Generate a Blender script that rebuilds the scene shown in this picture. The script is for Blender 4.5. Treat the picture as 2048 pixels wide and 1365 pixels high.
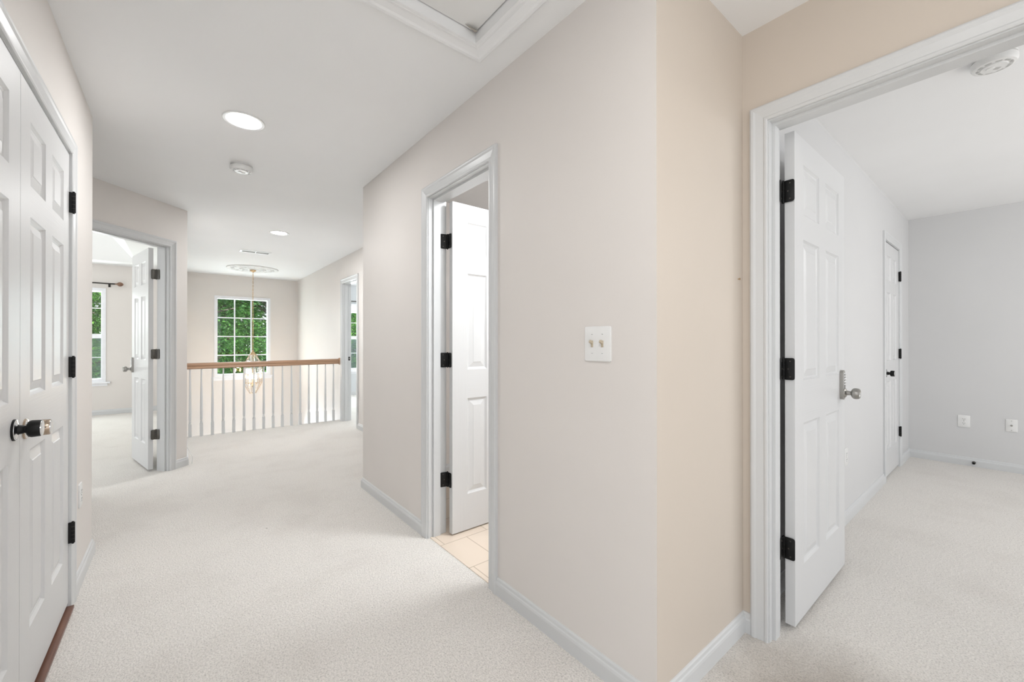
import bpy, bmesh, math, random
from mathutils import Vector, Matrix
random.seed(7)
for o in list(bpy.data.objects): bpy.data.objects.remove(o)
S = bpy.context.scene
COL = S.collection
PI = math.pi

# ------------------------------------------------------------------ camera
cd = bpy.data.cameras.new('camera'); cam = bpy.data.objects.new('camera', cd); COL.objects.link(cam)
cd.sensor_width = 36; cd.lens = 820.94/2048*36; cd.clip_start = .03; cd.clip_end = 200
cam.location = (0, 0, 1.1806)
cam.rotation_euler = (math.radians(90.139), 0, math.radians(-39.047))
S.camera = cam
# ------------------------------------------------------------------ view, world, sun, lights
S.view_settings.view_transform = 'Standard'; S.view_settings.look = 'None'
S.view_settings.gamma = 1; S.view_settings.use_curve_mapping = False
S.view_settings.exposure = 0.57
W = bpy.data.worlds.new('sky'); S.world = W; W.use_nodes = True
bg = W.node_tree.nodes['Background']
bg.inputs['Color'].default_value = (.93, .96, 1.0, 1); bg.inputs['Strength'].default_value = .98
def sun(elev, azim, e):
    l = bpy.data.lights.new('sun', 'SUN'); l.energy = e; l.angle = .02; l.color = (1, .95, .87)
    o = bpy.data.objects.new('sun', l); COL.objects.link(o)
    d = Vector((math.sin(azim)*math.cos(elev), math.cos(azim)*math.cos(elev), -math.sin(elev)))
    o.rotation_euler = d.to_track_quat('-Z', 'Y').to_euler(); o.location = (0, -6, 12)
sun(math.radians(62), math.radians(12), 5.0)
def area(name, loc, rot, sx, sy, e, col=(1, 1, 1)):
    l = bpy.data.lights.new(name, 'AREA'); l.shape = 'RECTANGLE'; l.size = sx; l.size_y = sy; l.energy = e; l.color = col
    o = bpy.data.objects.new(name, l); COL.objects.link(o); o.location = loc; o.rotation_euler = [math.radians(a) for a in rot]
    return o
def pointl(name, loc, e, r=.05, col=(1, 1, 1)):
    l = bpy.data.lights.new(name, 'POINT'); l.energy = e; l.shadow_soft_size = r; l.color = col
    o = bpy.data.objects.new(name, l); COL.objects.link(o); o.location = loc
# daylight pouring through the three front windows (lights sit outside the panes, aimed into the house)
area('window_daylight', (.96, 9.62, 1.28), (-90, 0, 0), .85, 1.45, 20, (.88, .94, 1))
area('window_daylight', (-1.37, 9.62, 1.28), (-90, 0, 0), .85, 1.45, 50, (.95, .98, 1))
area('window_daylight', (3.05, 9.62, 1.28), (-90, 0, 0), .85, 1.4, 85, (.95, .98, 1))
# added fill light low inside the foyer, no entry door built
area('foyer_fill', (.98, 9.3, -1.3), (-62, 0, 0), 1.3, 1.8, 75, (.82, .92, 1))

# ------------------------------------------------------------------ materials
def newmat(name):
    m = bpy.data.materials.new(name); m.use_nodes = True
    nt = m.node_tree; return m, nt, nt.nodes['Principled BSDF']
def coords(nt, scale=(1, 1, 1), kind='Object'):
    tc = nt.nodes.new('ShaderNodeTexCoord'); mp = nt.nodes.new('ShaderNodeMapping')
    mp.inputs['Scale'].default_value = scale; nt.links.new(tc.outputs[kind], mp.inputs['Vector']); return mp.outputs['Vector']
def noise(nt, vec, scale, detail=2, rough=.5):
    n = nt.nodes.new('ShaderNodeTexNoise'); n.inputs['Scale'].default_value = scale
    n.inputs['Detail'].default_value = detail; n.inputs['Roughness'].default_value = rough
    nt.links.new(vec, n.inputs['Vector']); return n.outputs['Fac']
def ramp(nt, fac, stops):
    r = nt.nodes.new('ShaderNodeValToRGB'); e = r.color_ramp.elements
    e[0].position, e[0].color = stops[0][0], (*stops[0][1], 1); e[1].position, e[1].color = stops[-1][0], (*stops[-1][1], 1)
    for p, c in stops[1:-1]:
        k = e.new(p); k.color = (*c, 1)
    nt.links.new(fac, r.inputs['Fac']); return r.outputs['Color']
def bump(nt, b, h, strength, dist):
    n = nt.nodes.new('ShaderNodeBump'); n.inputs['Strength'].default_value = strength; n.inputs['Distance'].default_value = dist
    nt.links.new(h, n.inputs['Height']); nt.links.new(n.outputs['Normal'], b.inputs['Normal']); return n
def paint(name, c, rough=.55, spec=.3, bs=.08, scale=90):
    m, nt, b = newmat(name); b.inputs['Roughness'].default_value = rough; b.inputs['Specular IOR Level'].default_value = spec
    v = coords(nt); f = noise(nt, v, 1.7, 3)
    col = ramp(nt, f, [(.3, tuple(x*.985 for x in c)), (.7, tuple(min(1, x*1.01) for x in c))]); nt.links.new(col, b.inputs['Base Color'])
    bump(nt, b, noise(nt, v, scale, 2), bs, .002); return m
def simple(name, c, rough=.4, metal=0., spec=.5):
    m, nt, b = newmat(name); b.inputs['Roughness'].default_value = rough; b.inputs['Metallic'].default_value = metal
    b.inputs['Specular IOR Level'].default_value = spec
    v = coords(nt); f = noise(nt, v, 14, 2)
    nt.links.new(ramp(nt, f, [(.3, tuple(x*.95 for x in c)), (.7, c)]), b.inputs['Base Color']); return m
def emit(name, c, s):
    m, nt, b = newmat(name); b.inputs['Base Color'].default_value = (*c, 1)
    b.inputs['Emission Color'].default_value = (*c, 1); b.inputs['Emission Strength'].default_value = s; return m
def grain(name, c, sc, rough=.38):
    m, nt, b = newmat(name); b.inputs['Roughness'].default_value = rough; b.inputs['Base Color'].default_value = (*c, 1)
    v = coords(nt, sc); f = noise(nt, v, 1, 4, .6); bump(nt, b, f, .35, .0015); return m
def glassmat(name, tint=(1, 1, 1), gloss=.5, base=.04):
    m = bpy.data.materials.new(name); m.use_nodes = True; nt = m.node_tree; nt.nodes.clear()
    o = nt.nodes.new('ShaderNodeOutputMaterial'); mx = nt.nodes.new('ShaderNodeMixShader')
    t = nt.nodes.new('ShaderNodeBsdfTransparent'); t.inputs['Color'].default_value = (*tint, 1)
    g = nt.nodes.new('ShaderNodeBsdfGlossy'); g.inputs['Roughness'].default_value = .01
    lw = nt.nodes.new('ShaderNodeLayerWeight'); pw = nt.nodes.new('ShaderNodeMath'); pw.operation = 'POWER'; pw.inputs[1].default_value = 4.0
    nt.links.new(lw.outputs['Facing'], pw.inputs[0])
    mm = nt.nodes.new('ShaderNodeMath'); mm.operation = 'MULTIPLY_ADD'; mm.inputs[1].default_value = .6*gloss; mm.inputs[2].default_value = base
    nt.links.new(pw.outputs[0], mm.inputs[0]); nt.links.new(mm.outputs[0], mx.inputs['Fac'])
    nt.links.new(t.outputs[0], mx.inputs[1]); nt.links.new(g.outputs[0], mx.inputs[2]); nt.links.new(mx.outputs[0], o.inputs['Surface']); return m

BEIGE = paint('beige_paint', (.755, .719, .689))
TAN = paint('tan_wall', (.645, .575, .503), rough=.5)  # warmer, darker tone on the jog and bedroom doorway walls
GREY = paint('grey_paint', (.665, .665, .667))
COOL = paint('cool_grey_paint', (.66, .68, .70))
WHITE = paint('ceiling_white', (.865, .868, .87), rough=.85, spec=.15)
TRIM = paint('trim_white', (.655, .665, .67), rough=.32, spec=.45, bs=.04, scale=30)
TRIMB = paint('hatch_white', (.83, .835, .84), rough=.5, spec=.3, bs=.04, scale=30)
DOORV = grain('door_white_vertical', (.68, .684, .688), (140, 140, 3))
DOORH = grain('door_white_horizontal', (.68, .684, .688), (4, 4, 170))
DOORP = paint('door_white_panel', (.68, .684, .688), rough=.34, spec=.45, bs=.04, scale=40)
BLACK = simple('black_metal', (.012, .012, .012), .42, .6)
GREYPL = simple('hinge_grey_metal', (.10, .095, .085), .35, .8)
NICKEL = simple('satin_nickel', (.38, .37, .35), .34, 1)
BROWNST = simple('brown_nickel', (.50, .40, .31), .22, 1)
STEEL = simple('bright_steel', (.75, .76, .77), .16, 1)
PLASTIC = simple('white_plastic', (.80, .80, .79), .35)
VINYL = simple('white_vinyl', (.86, .87, .90), .35)
IVORY = simple('ivory_toggle', (.56, .48, .36), .4)
DARK = simple('dark_slot', (.03, .03, .03), .6)
BRASS = simple('brass', (.66, .48, .28), .25, 1)
PLASTER = paint('plaster_white', (.80, .80, .79), rough=.7, spec=.2)
ROD = simple('rod_bronze', (.03, .025, .022), .4, .5)
GLASS = glassmat('window_glass', (.97, 1, .98), .9)
LGLASS = glassmat('lantern_glass', (.98, .975, .97), 1.0, .12)
LENS = emit('lamp_lens', (1, .98, .95), 34)
LENS2 = emit('lamp_lens_far', (1, .98, .95), 34)
FLAME = emit('candle_bulb', (1, .66, .30), 60)
SLOT = simple('detector_slot', (.50, .50, .49), .6)
VENTD = simple('vent_dark', (.22, .22, .22), .7)

def wood(name, c1, c2, sc):
    m, nt, b = newmat(name); b.inputs['Roughness'].default_value = .35
    v = coords(nt, sc); f = noise(nt, v, 1, 4, .6); nt.links.new(ramp(nt, f, [(.3, c1), (.7, c2)]), b.inputs['Base Color']); return m
OAK = wood('oak_rail', (.32, .185, .11), (.45, .28, .175), (3, 90, 90))
THRESH = wood('threshold_wood', (.11, .045, .03), (.24, .12, .08), (60, 3, 60))
BARK = wood('bark', (.05, .03, .02), (.13, .09, .06), (14, 14, 3))
HALLWOOD = simple('foyer_stone_tile', (.66, .65, .63), .3)

def carpet():
    m, nt, b = newmat('carpet'); b.inputs['Roughness'].default_value = .95; b.inputs['Specular IOR Level'].default_value = .1
    b.inputs['Sheen Weight'].default_value = .2; b.inputs['Sheen Roughness'].default_value = .5
    L = nt.links
    v = coords(nt)
    fine = noise(nt, v, 170, 3, .65)
    tc = nt.nodes.new('ShaderNodeTexCoord'); mp = nt.nodes.new('ShaderNodeMapping'); mp.inputs['Rotation'].default_value = (0, 0, .6)
    mp.inputs['Scale'].default_value = (170, 70, 1); L.new(tc.outputs['Object'], mp.inputs['Vector'])
    tuft = noise(nt, mp.outputs['Vector'], 1, 3, .6)
    big = noise(nt, v, 2.2, 5, .65)
    c1 = ramp(nt, fine, [(.25, (.52, .495, .465)), (.5, (.845, .81, .768)), (.75, (.945, .91, .868))])
    c2 = ramp(nt, tuft, [(.34, (.86, .857, .854)), (.58, (1, 1, 1))])
    c3 = ramp(nt, big, [(.36, (.945, .94, .936)), (.52, (1, 1, 1))])
    def mul(a, c, f=1.):
        x = nt.nodes.new('ShaderNodeMix'); x.data_type = 'RGBA'; x.blend_type = 'MULTIPLY'; x.inputs['Factor'].default_value = f
        L.new(a, x.inputs['A']); L.new(c, x.inputs['B']); return x.outputs['Result']
    col = mul(mul(c1, c2), c3)
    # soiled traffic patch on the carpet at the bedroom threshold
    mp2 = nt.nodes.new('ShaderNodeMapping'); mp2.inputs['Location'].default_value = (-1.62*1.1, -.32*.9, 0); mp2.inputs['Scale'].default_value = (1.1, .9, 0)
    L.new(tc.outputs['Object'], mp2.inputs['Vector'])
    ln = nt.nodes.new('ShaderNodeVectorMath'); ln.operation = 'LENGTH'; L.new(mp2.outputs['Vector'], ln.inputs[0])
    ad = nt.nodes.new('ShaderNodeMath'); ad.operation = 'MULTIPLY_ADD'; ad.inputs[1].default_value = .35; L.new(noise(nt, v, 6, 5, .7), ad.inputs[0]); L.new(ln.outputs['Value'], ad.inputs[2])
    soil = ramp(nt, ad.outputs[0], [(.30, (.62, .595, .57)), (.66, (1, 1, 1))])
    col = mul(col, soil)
    dots = nt.nodes.new('ShaderNodeTexVoronoi'); dots.inputs['Scale'].default_value = 3.1; L.new(v, dots.inputs['Vector'])
    col = mul(col, ramp(nt, dots.outputs['Distance'], [(.012, (.45, .42, .4)), (.022, (1, 1, 1))]))
    L.new(col, b.inputs['Base Color'])
    h = nt.nodes.new('ShaderNodeMath'); h.operation = 'MULTIPLY_ADD'; h.inputs[1].default_value = .9; L.new(fine, h.inputs[0]); L.new(tuft, h.inputs[2])
    bump(nt, b, h.outputs[0], .75, .006); return m
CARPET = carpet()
def tile():
    m, nt, b = newmat('cream_tile'); b.inputs['Roughness'].default_value = .25
    v = coords(nt); br = nt.nodes.new('ShaderNodeTexBrick'); br.offset = .5; br.inputs['Scale'].default_value = 1
    br.inputs['Brick Width'].default_value = .30; br.inputs['Row Height'].default_value = .30; br.inputs['Mortar Size'].default_value = .003
    br.inputs['Color1'].default_value = (.80, .69, .58, 1); br.inputs['Color2'].default_value = (.78, .66, .55, 1); br.inputs['Mortar'].default_value = (.55, .45, .36, 1)
    nt.links.new(v, br.inputs['Vector']); nt.links.new(br.outputs['Color'], b.inputs['Base Color']); return m
TILE = tile()
def leafmat(name, c1, c2, c3):
    m, nt, b = newmat(name); b.inputs['Roughness'].default_value = .5
    g = nt.nodes.new('ShaderNodeNewGeometry')
    nt.links.new(ramp(nt, g.outputs['Random Per Island'], [(.1, c1), (.55, c2), (.95, c3)]), b.inputs['Base Color'])
    b.inputs['Subsurface Weight'].default_value = 0
    tr = nt.nodes.new('ShaderNodeBsdfTranslucent'); tr.inputs['Color'].default_value = (.16, .42, .05, 1)
    mx = nt.nodes.new('ShaderNodeMixShader'); mx.inputs['Fac'].default_value = .3
    o = nt.nodes['Material Output']; nt.links.new(b.outputs[0], mx.inputs[1]); nt.links.new(tr.outputs[0], mx.inputs[2]); nt.links.new(mx.outputs[0], o.inputs['Surface']); return m
LEAF1 = leafmat('leaf_dark', (.018, .085, .022), (.05, .19, .04), (.15, .40, .08))
LEAF2 = leafmat('leaf_bright', (.03, .14, .015), (.09, .32, .03), (.26, .58, .08))
def screenmat():
    m, nt, b = newmat('insect_mesh'); b.inputs['Base Color'].default_value = (.10, .12, .13, 1); b.inputs['Roughness'].default_value = .8
    t = nt.nodes.new('ShaderNodeBsdfTransparent'); mx = nt.nodes.new('ShaderNodeMixShader'); mx.inputs['Fac'].default_value = .30
    nt.links.new(t.outputs[0], mx.inputs[1]); nt.links.new(b.outputs[0], mx.inputs[2]); nt.links.new(mx.outputs[0], nt.nodes['Material Output'].inputs['Surface']); return m
SCREEN = screenmat()
LAWN = simple('lawn', (.05, .12, .03), .9)

# ------------------------------------------------------------------ helpers
def obj(name, bm, mats, parent=None, smooth=False, loc=None, rot=None):
    me = bpy.data.meshes.new(name); bm.normal_update(); bm.to_mesh(me); bm.free()
    for m in (mats if isinstance(mats, (list, tuple)) else [mats]): me.materials.append(m)
    if smooth:
        for p in me.polygons: p.use_smooth = True
        try: me.set_sharp_from_angle(angle=math.radians(38))
        except Exception: pass
    o = bpy.data.objects.new(name, me); COL.objects.link(o)
    if parent: o.parent = parent
    if loc is not None: o.location = loc
    if rot is not None: o.rotation_euler = rot
    return o
def empty(name, loc, rz=0, parent=None):
    o = bpy.data.objects.new(name, None); COL.objects.link(o); o.location = loc; o.rotation_euler = (0, 0, rz); o.empty_display_size = .1
    if parent: o.parent = parent
    return o
def tag(o, label, cat, group=None, kind=None):
    o['label'] = label; o['category'] = cat
    if group: o['group'] = group
    if kind: o['kind'] = kind
    return o
def struct(o, label, cat): return tag(o, label, cat, kind='structure')
def BM(): return bmesh.new()
def box(bm, a, b, mi=0, M=None):
    x0, y0, z0 = a; x1, y1, z1 = b
    P = [(x0,y0,z0),(x1,y0,z0),(x1,y1,z0),(x0,y1,z0),(x0,y0,z1),(x1,y0,z1),(x1,y1,z1),(x0,y1,z1)]
    if M: P = [M @ Vector(p) for p in P]
    v = [bm.verts.new(p) for p in P]
    fs = []
    for q in ((0,3,2,1),(4,5,6,7),(0,1,5,4),(1,2,6,5),(2,3,7,6),(3,0,4,7)):   # -z +z -y +x +y -x
        f = bm.faces.new([v[i] for i in q]); f.material_index = mi; fs.append(f)
    return fs
def bbox(bm, a, b, r=.003, seg=2, mi=0):
    t = BM(); box(t, a, b); bmesh.ops.bevel(t, geom=t.edges[:], offset=r, segments=seg, affect='EDGES', profile=.5)
    merge(bm, t, mi=mi)
def merge(bm, t, M=None, mi=0):
    vm = {v: bm.verts.new(M @ v.co if M else v.co) for v in t.verts}
    for f in t.faces:
        n = bm.faces.new([vm[v] for v in f.verts]); n.material_index = mi or f.material_index
    t.free()
def lathe(bm, prof, seg=24, M=None, mi=0, close=True):
    """prof: (radius, height) pairs; axis = local z"""
    rings = []
    for r, h in prof:
        rings.append([bm.verts.new((M @ Vector((r*math.cos(2*PI*k/seg), r*math.sin(2*PI*k/seg), h))) if M else (r*math.cos(2*PI*k/seg), r*math.sin(2*PI*k/seg), h)) for k in range(seg)])
    for a, b in zip(rings, rings[1:]):
        for k in range(seg):
            f = bm.faces.new((a[k], a[(k+1) % seg], b[(k+1) % seg], b[k])); f.material_index = mi
    if close:
        f = bm.faces.new(rings[0][::-1]); f.material_index = mi
        f = bm.faces.new(rings[-1]); f.material_index = mi
def tube(bm, pts, r, seg=8, mi=0):
    pts = [Vector(p) for p in pts]; rings = []
    for i, p in enumerate(pts):
        d = (pts[min(i+1, len(pts)-1)] - pts[max(i-1, 0)]).normalized()
        a = d.orthogonal().normalized() if i == 0 else (ra - d*ra.dot(d)).normalized()
        ra = a; b = d.cross(a)
        rings.append([bm.verts.new(p + r*(math.cos(2*PI*k/seg)*a + math.sin(2*PI*k/seg)*b)) for k in range(seg)])
    for a, b in zip(rings, rings[1:]):
        for k in range(seg):
            f = bm.faces.new((a[k], a[(k+1) % seg], b[(k+1) % seg], b[k])); f.material_index = mi
    bm.faces.new(rings[0][::-1]).material_index = mi; bm.faces.new(rings[-1]).material_index = mi
def prism(bm, poly, z0, z1, mi=0):
    a = [bm.verts.new((x, y, z0)) for x, y in poly]; b = [bm.verts.new((x, y, z1)) for x, y in poly]; n = len(poly)
    fs = [bm.faces.new(a[::-1]), bm.faces.new(b)]
    for i in range(n): fs.append(bm.faces.new((a[i], a[(i+1) % n], b[(i+1) % n], b[i])))
    for f in fs: f.material_index = mi
    return fs
def plate(bm, w, h, t, r=.006, seg=4, M=None, mi=0):
    """rounded rectangle w x h in local x,z, thickness t toward -y"""
    pts = []
    for cx, cz, a0 in ((w/2-r, h/2-r, 0), (-w/2+r, h/2-r, 90), (-w/2+r, -h/2+r, 180), (w/2-r, -h/2+r, 270)):
        for k in range(seg+1):
            a = math.radians(a0+90*k/seg); pts.append((cx+r*math.cos(a), cz+r*math.sin(a)))
    T = BM(); b = min(.0015, t*.4)
    r0 = [T.verts.new((x, 0, z)) for x, z in pts]; r1 = [T.verts.new((x, -t+b, z)) for x, z in pts]
    k = 1-2*b/min(w, h); r2 = [T.verts.new((x*k, -t, z*k)) for x, z in pts]; n = len(pts)
    for A, B in ((r0, r1), (r1, r2)):
        for i in range(n): T.faces.new((A[i], B[i], B[(i+1) % n], A[(i+1) % n]))
    T.faces.new(r2[::-1]); T.faces.new(r0)
    bmesh.ops.recalc_face_normals(T, faces=T.faces[:])
    merge(bm, T, M, mi)
def walls(name, pieces, mats, label, cat='wall', facemat=None):
    """axis-aligned wall pieces; facemat maps face order (-z +z -y +x +y -x) to a material index"""
    bm = BM()
    for a, b in pieces:
        for i, f in enumerate(box(bm, a, b)):
            if facemat: f.material_index = facemat[i]
    return struct(obj(name, bm, mats), label, cat)
def holed(axis, lo, hi, t0, t1, z0, z1, holes):
    """pieces of a wall running along axis from lo to hi, thickness t0..t1, holes = [(a,b,zb,zt)]"""
    P = []
    def add(a, b, zb, zt):
        if b-a > 1e-4 and zt-zb > 1e-4:
            P.append(((t0, a, zb), (t1, b, zt)) if axis == 'Y' else ((a, t0, zb), (b, t1, zt)))
    c = lo
    for a, b, zb, zt in sorted(holes):
        add(c, a, z0, z1); add(a, b, z0, zb); add(a, b, zt, z1); c = b
    add(c, hi, z0, z1); return P

# ------------------------------------------------------------------ main dimensions
H = 2.44; T = .115
XA, YA, YJ, XB, XL, YL, XR, YF, XF = 1.162, 3.356, .713, 1.800, -.378, 3.263, 1.892, 9.363, 5.856
CW = .062; JT = .018
E = Vector((.060, 5.025, 0))                                  # visible end of the diagonal wall
DW = dict(d1=(.615, .762, 2.05), d2=(2.229, .624, 2.047), d4=(6.335, .63, 2.05), d5=(4.645, .655, 2.05), d6=(1.212, 1.434, 2.014))

# ------------------------------------------------------------------ structure
bm = BM()
for a, b in (((-4, -3.3), (1.175, 6.50)), ((1.175, -3.3), (6, .77)), ((1.175, 3.3), (6, 6.50)), ((1.97, 6.50), (6, 9.40)), ((-4, 6.50), (0, 9.40))):
    box(bm, (*a, -.25), (*b, 0))
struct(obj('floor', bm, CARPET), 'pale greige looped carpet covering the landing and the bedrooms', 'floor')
bm = BM(); box(bm, (1.175, .77, -.25), (3.3, 3.3, .004))
struct(obj('floor_bathroom', bm, TILE), 'cream ceramic tile floor inside the narrow bathroom doorway', 'floor')
bm = BM(); box(bm, (-1, 6.4, -3.0), (2.1, 9.5, -2.8))
struct(obj('floor_foyer', bm, HALLWOOD), 'pale stone floor of the foyer one storey below the railing', 'floor')
bm = BM(); box(bm, (0, 6.502, -.27), (1.97, 6.522, -.012))
struct(obj('trim_1', bm, TRIM), 'white fascia board under the carpet edge below the railing', 'trim')

# ceiling, with the hatch hole and the tray of the left bedroom
hx0, hx1, hy0, hy1 = .36, .972, .05, 1.438
bm = BM()
for a, b in (((-1.2, -3.3), (hx0, 5.0)), ((hx1, -3.3), (6, 5.0)), ((hx0, -3.3), (hx1, hy0)), ((hx0, hy1), (hx1, 5.0)), ((-.525, 5.0), (6, 9.5)), ((-4, 8.89), (-.525, 9.5)), ((-4, 3.2), (-1.2, 5.0)), ((-4, 5.0), (-3.5, 8.89))):
    box(bm, (*a, H), (*b, H+.1))
struct(obj('ceiling', bm, WHITE), 'flat white painted ceiling over the landing', 'ceiling')
bm = BM()
o4 = [(-3.5, 5.0), (-.525, 5.0), (-.525, 8.89), (-3.5, 8.89)]; i4 = [(-3.0, 5.5), (-1.02, 5.5), (-1.02, 8.4), (-3.0, 8.4)]
vo = [bm.verts.new((x, y, H)) for x, y in o4]; vi = [bm.verts.new((x, y, H+.62)) for x, y in i4]
vo2 = [bm.verts.new((x, y, H+.75)) for x, y in o4]
for i in range(4):
    bm.faces.new((vo[i], vo[(i+1) % 4], vi[(i+1) % 4], vi[i])); bm.faces.new((vo[(i+1) % 4], vo[i], vo2[i], vo2[(i+1) % 4]))
bm.faces.new(vi); bm.faces.new(vo2[::-1])
struct(obj('ceiling_tray', bm, WHITE), 'white sloping tray ceiling of the left bedroom', 'ceiling')

d = DW['d2']
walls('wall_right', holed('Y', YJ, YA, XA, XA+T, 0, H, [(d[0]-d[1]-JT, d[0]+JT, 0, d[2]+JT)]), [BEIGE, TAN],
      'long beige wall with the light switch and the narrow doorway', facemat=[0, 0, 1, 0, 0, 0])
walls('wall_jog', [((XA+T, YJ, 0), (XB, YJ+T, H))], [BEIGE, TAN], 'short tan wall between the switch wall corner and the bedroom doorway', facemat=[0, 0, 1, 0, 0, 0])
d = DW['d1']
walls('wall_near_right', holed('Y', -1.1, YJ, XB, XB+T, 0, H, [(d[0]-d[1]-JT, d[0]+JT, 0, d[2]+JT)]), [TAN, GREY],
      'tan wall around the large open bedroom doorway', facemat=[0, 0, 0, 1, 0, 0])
d = DW['d5']
walls('wall_bedroom_left', holed('X', XB, XF+T, YJ, YJ+T, 0, H, [(d[0]-JT, d[0]+d[1]+JT, 0, d[2]+JT)]), GREY, 'light grey bedroom wall behind the open bedroom door')
walls('wall_bedroom_far', [((XF, -2.6, 0), (XF+T, YJ, H))], GREY, 'light grey far bedroom wall with two outlet plates')
walls('wall_bathroom', [((XA+T, YA-T, 0), (3.3, YA, H)), ((3.2, YJ+T, 0), (3.3, YA-T, H))], BEIGE, 'beige walls enclosing the small bathroom')
d = DW['d6']
walls('wall_left', holed('Y', .3, YL, XL-T, XL, 0, H, [(d[0]-JT, d[0]+d[1]+JT, 0, d[2]+JT)]), BEIGE, 'beige wall around the white double closet doors')
walls('wall_left_return', [((-1.9, YL-T, 0), (XL-T, YL, H))], BEIGE, 'beige return wall behind the end of the closet wall')
walls('wall_closet', [((-1.15, .9, 0), (-1.1, YL-T, H)), ((-1.15, .85, 0), (XL-T, .9, H)), ((4.4, 1.35, 0), (5.6, 1.4, H)), ((4.4, YJ+T, 0), (4.45, 1.35, H)), ((5.55, YJ+T, 0), (5.6, 1.35, H))], WHITE, 'white inside walls of the closets, added to block light')  # unseen backs added to stop light leaking through the door gaps
# diagonal wall with door_3
u = Vector((-1, -1, 0)).normalized(); nrm = Vector((-1, 1, 0)).normalized()
s0, w3, h3 = .188, .668, 2.05
bm = BM()
def dseg(a, b, z0, z1):
    p = [E+u*a, E+u*b, E+u*b+nrm*T, E+u*a+nrm*T]; prism(bm, [(q.x, q.y) for q in p][::-1], z0, z1)
dseg(0, s0-JT, 0, H); dseg(s0-JT, s0+w3+JT, h3+JT, H); dseg(s0+w3+JT, 2.45, 0, H)
prism(bm, [(E.x, E.y), (E.x, E.y+.16), ((E+nrm*T).x, E.y+.16), ((E+nrm*T).x, (E+nrm*T).y)], 0, H)
bmesh.ops.recalc_face_normals(bm, faces=bm.faces[:])
struct(obj('wall_diagonal', bm, BEIGE), 'angled beige wall holding the open door of the left bedroom', 'wall')
walls('wall_foyer_left', [((E.x-T, E.y+.16, -.25), (E.x, 6.5, H)), ((E.x-T, 6.5, -2.8), (E.x, YF, H))], BEIGE, 'beige wall on the left side of the stairwell')
d = DW['d4']
walls('wall_stairwell', holed('Y', YA, YF, XR, XR+T, -.25, H, [(d[0]-d[1]-JT, d[0]+JT, -.012, d[2]+JT)]) + [((XR, 6.5, -2.8), (XR+T, YF, -.25))], [BEIGE, COOL],
      'beige wall on the right side of the stairwell, where the handrail ends', facemat=[0, 0, 0, 1, 0, 0])
WIN = dict(w1=(.505, 1.410, .525, 2.045), w3=(-1.83, -.925, .53, 2.055), w4=(2.60, 3.50, .53, 2.03))
def wh(k): a = WIN[k]; return [(a[0]+.02, a[1]-.02, a[2]+.02, a[3]-.02)]
walls('wall_front', holed('X', 0, 1.96, YF, YF+.14, -2.8, H, wh('w1')), BEIGE, 'beige far stairwell wall with the gridded window')
walls('wall_front_left', holed('X', -4, 0, YF, YF+.14, -2.8, H, wh('w3')), BEIGE, 'beige window wall of the left bedroom')
walls('wall_front_right', holed('X', 1.96, 6, YF, YF+.14, -2.8, H, wh('w4')), COOL, 'cool grey window wall of the far right bedroom')
walls('wall_foyer_back', [((0, 6.35, -2.8), (1.96, 6.45, -.25))], BEIGE, 'beige foyer wall below the landing')

# baseboards ------------------------------------------------------------
BP = [(0, 0), (.013, 0), (.013, .052), (.011, .060), (.008, .064), (.0065, .074), (.003, .079), (0, .080)]
def baseboard(name, path, label):
    """path: floor points; the room is on the left of the direction of travel; mitred corners"""
    P = [Vector((x, y)) for x, y in path]; bm = BM(); rings = []
    for i, p in enumerate(P):
        n = []
        if i > 0: d = (P[i]-P[i-1]).normalized(); n.append(Vector((-d.y, d.x)))
        if i < len(P)-1: d = (P[i+1]-P[i]).normalized(); n.append(Vector((-d.y, d.x)))
        m = n[0] if len(n) == 1 else (n[0]+n[1])/(1+n[0].dot(n[1]))
        rings.append([bm.verts.new((p.x+m.x*a, p.y+m.y*a, h)) for a, h in BP])
    for a, b in zip(rings, rings[1:]):
        for k in range(len(BP)): bm.faces.new((a[k], b[k], b[(k+1) % len(BP)], a[(k+1) % len(BP)]))
    bm.faces.new(rings[0]); bm.faces.new(rings[-1][::-1])
    bmesh.ops.recalc_face_normals(bm, faces=bm.faces[:])
    struct(obj(name, bm, TRIM), label, 'baseboard')
d1, d2, d4, d5, d6 = (DW[k] for k in ('d1', 'd2', 'd4', 'd5', 'd6'))
G = CW+.004
baseboard('baseboard_right', [(XA, d2[0]+G), (XA, YA), (XR, YA)], 'white baseboard at the far end of the switch wall')
baseboard('baseboard_near', [(XB, d1[0]+G), (XB, YJ), (XA, YJ), (XA, d2[0]-d2[1]-G)], 'white baseboard under the light switch and round the corner')
baseboard('baseboard_left', [(-1.8, YL), (XL, YL), (XL, d6[0]+d6[1]+G)], 'white baseboard beside the double closet doors')
pa = E+u*(s0-G); baseboard('baseboard_diagonal', [(E.x, 6.42), (E.x, E.y), (pa.x, pa.y)], 'short white baseboard beside the left bedroom door')
baseboard('baseboard_bedroom_left', [(XB+T, YJ), (d5[0]-G, YJ)][::-1], 'white baseboard behind the open bedroom door')
baseboard('baseboard_bedroom_far', [(XF, -2.58), (XF, YJ), (d5[0]+d5[1]+G, YJ)], 'white baseboard along the far bedroom wall')
baseboard('baseboard_stairwell', [(XR, YA+.02), (XR, d4[0]-d4[1]-G)], 'white baseboard right of the far doorway')
baseboard('baseboard_front_left', [(-.055, YF), (-3.9, YF)], 'white baseboard below the left bedroom window')
baseboard('baseboard_front_right', [(5.9, YF), (XR+T, YF)], 'white baseboard below the far right bedroom window')
baseboard('baseboard_bathroom', [(3.2, YA-T), (XA+T, YA-T), (XA+T, d2[0]+.1)], 'white baseboard inside the bathroom')

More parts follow.
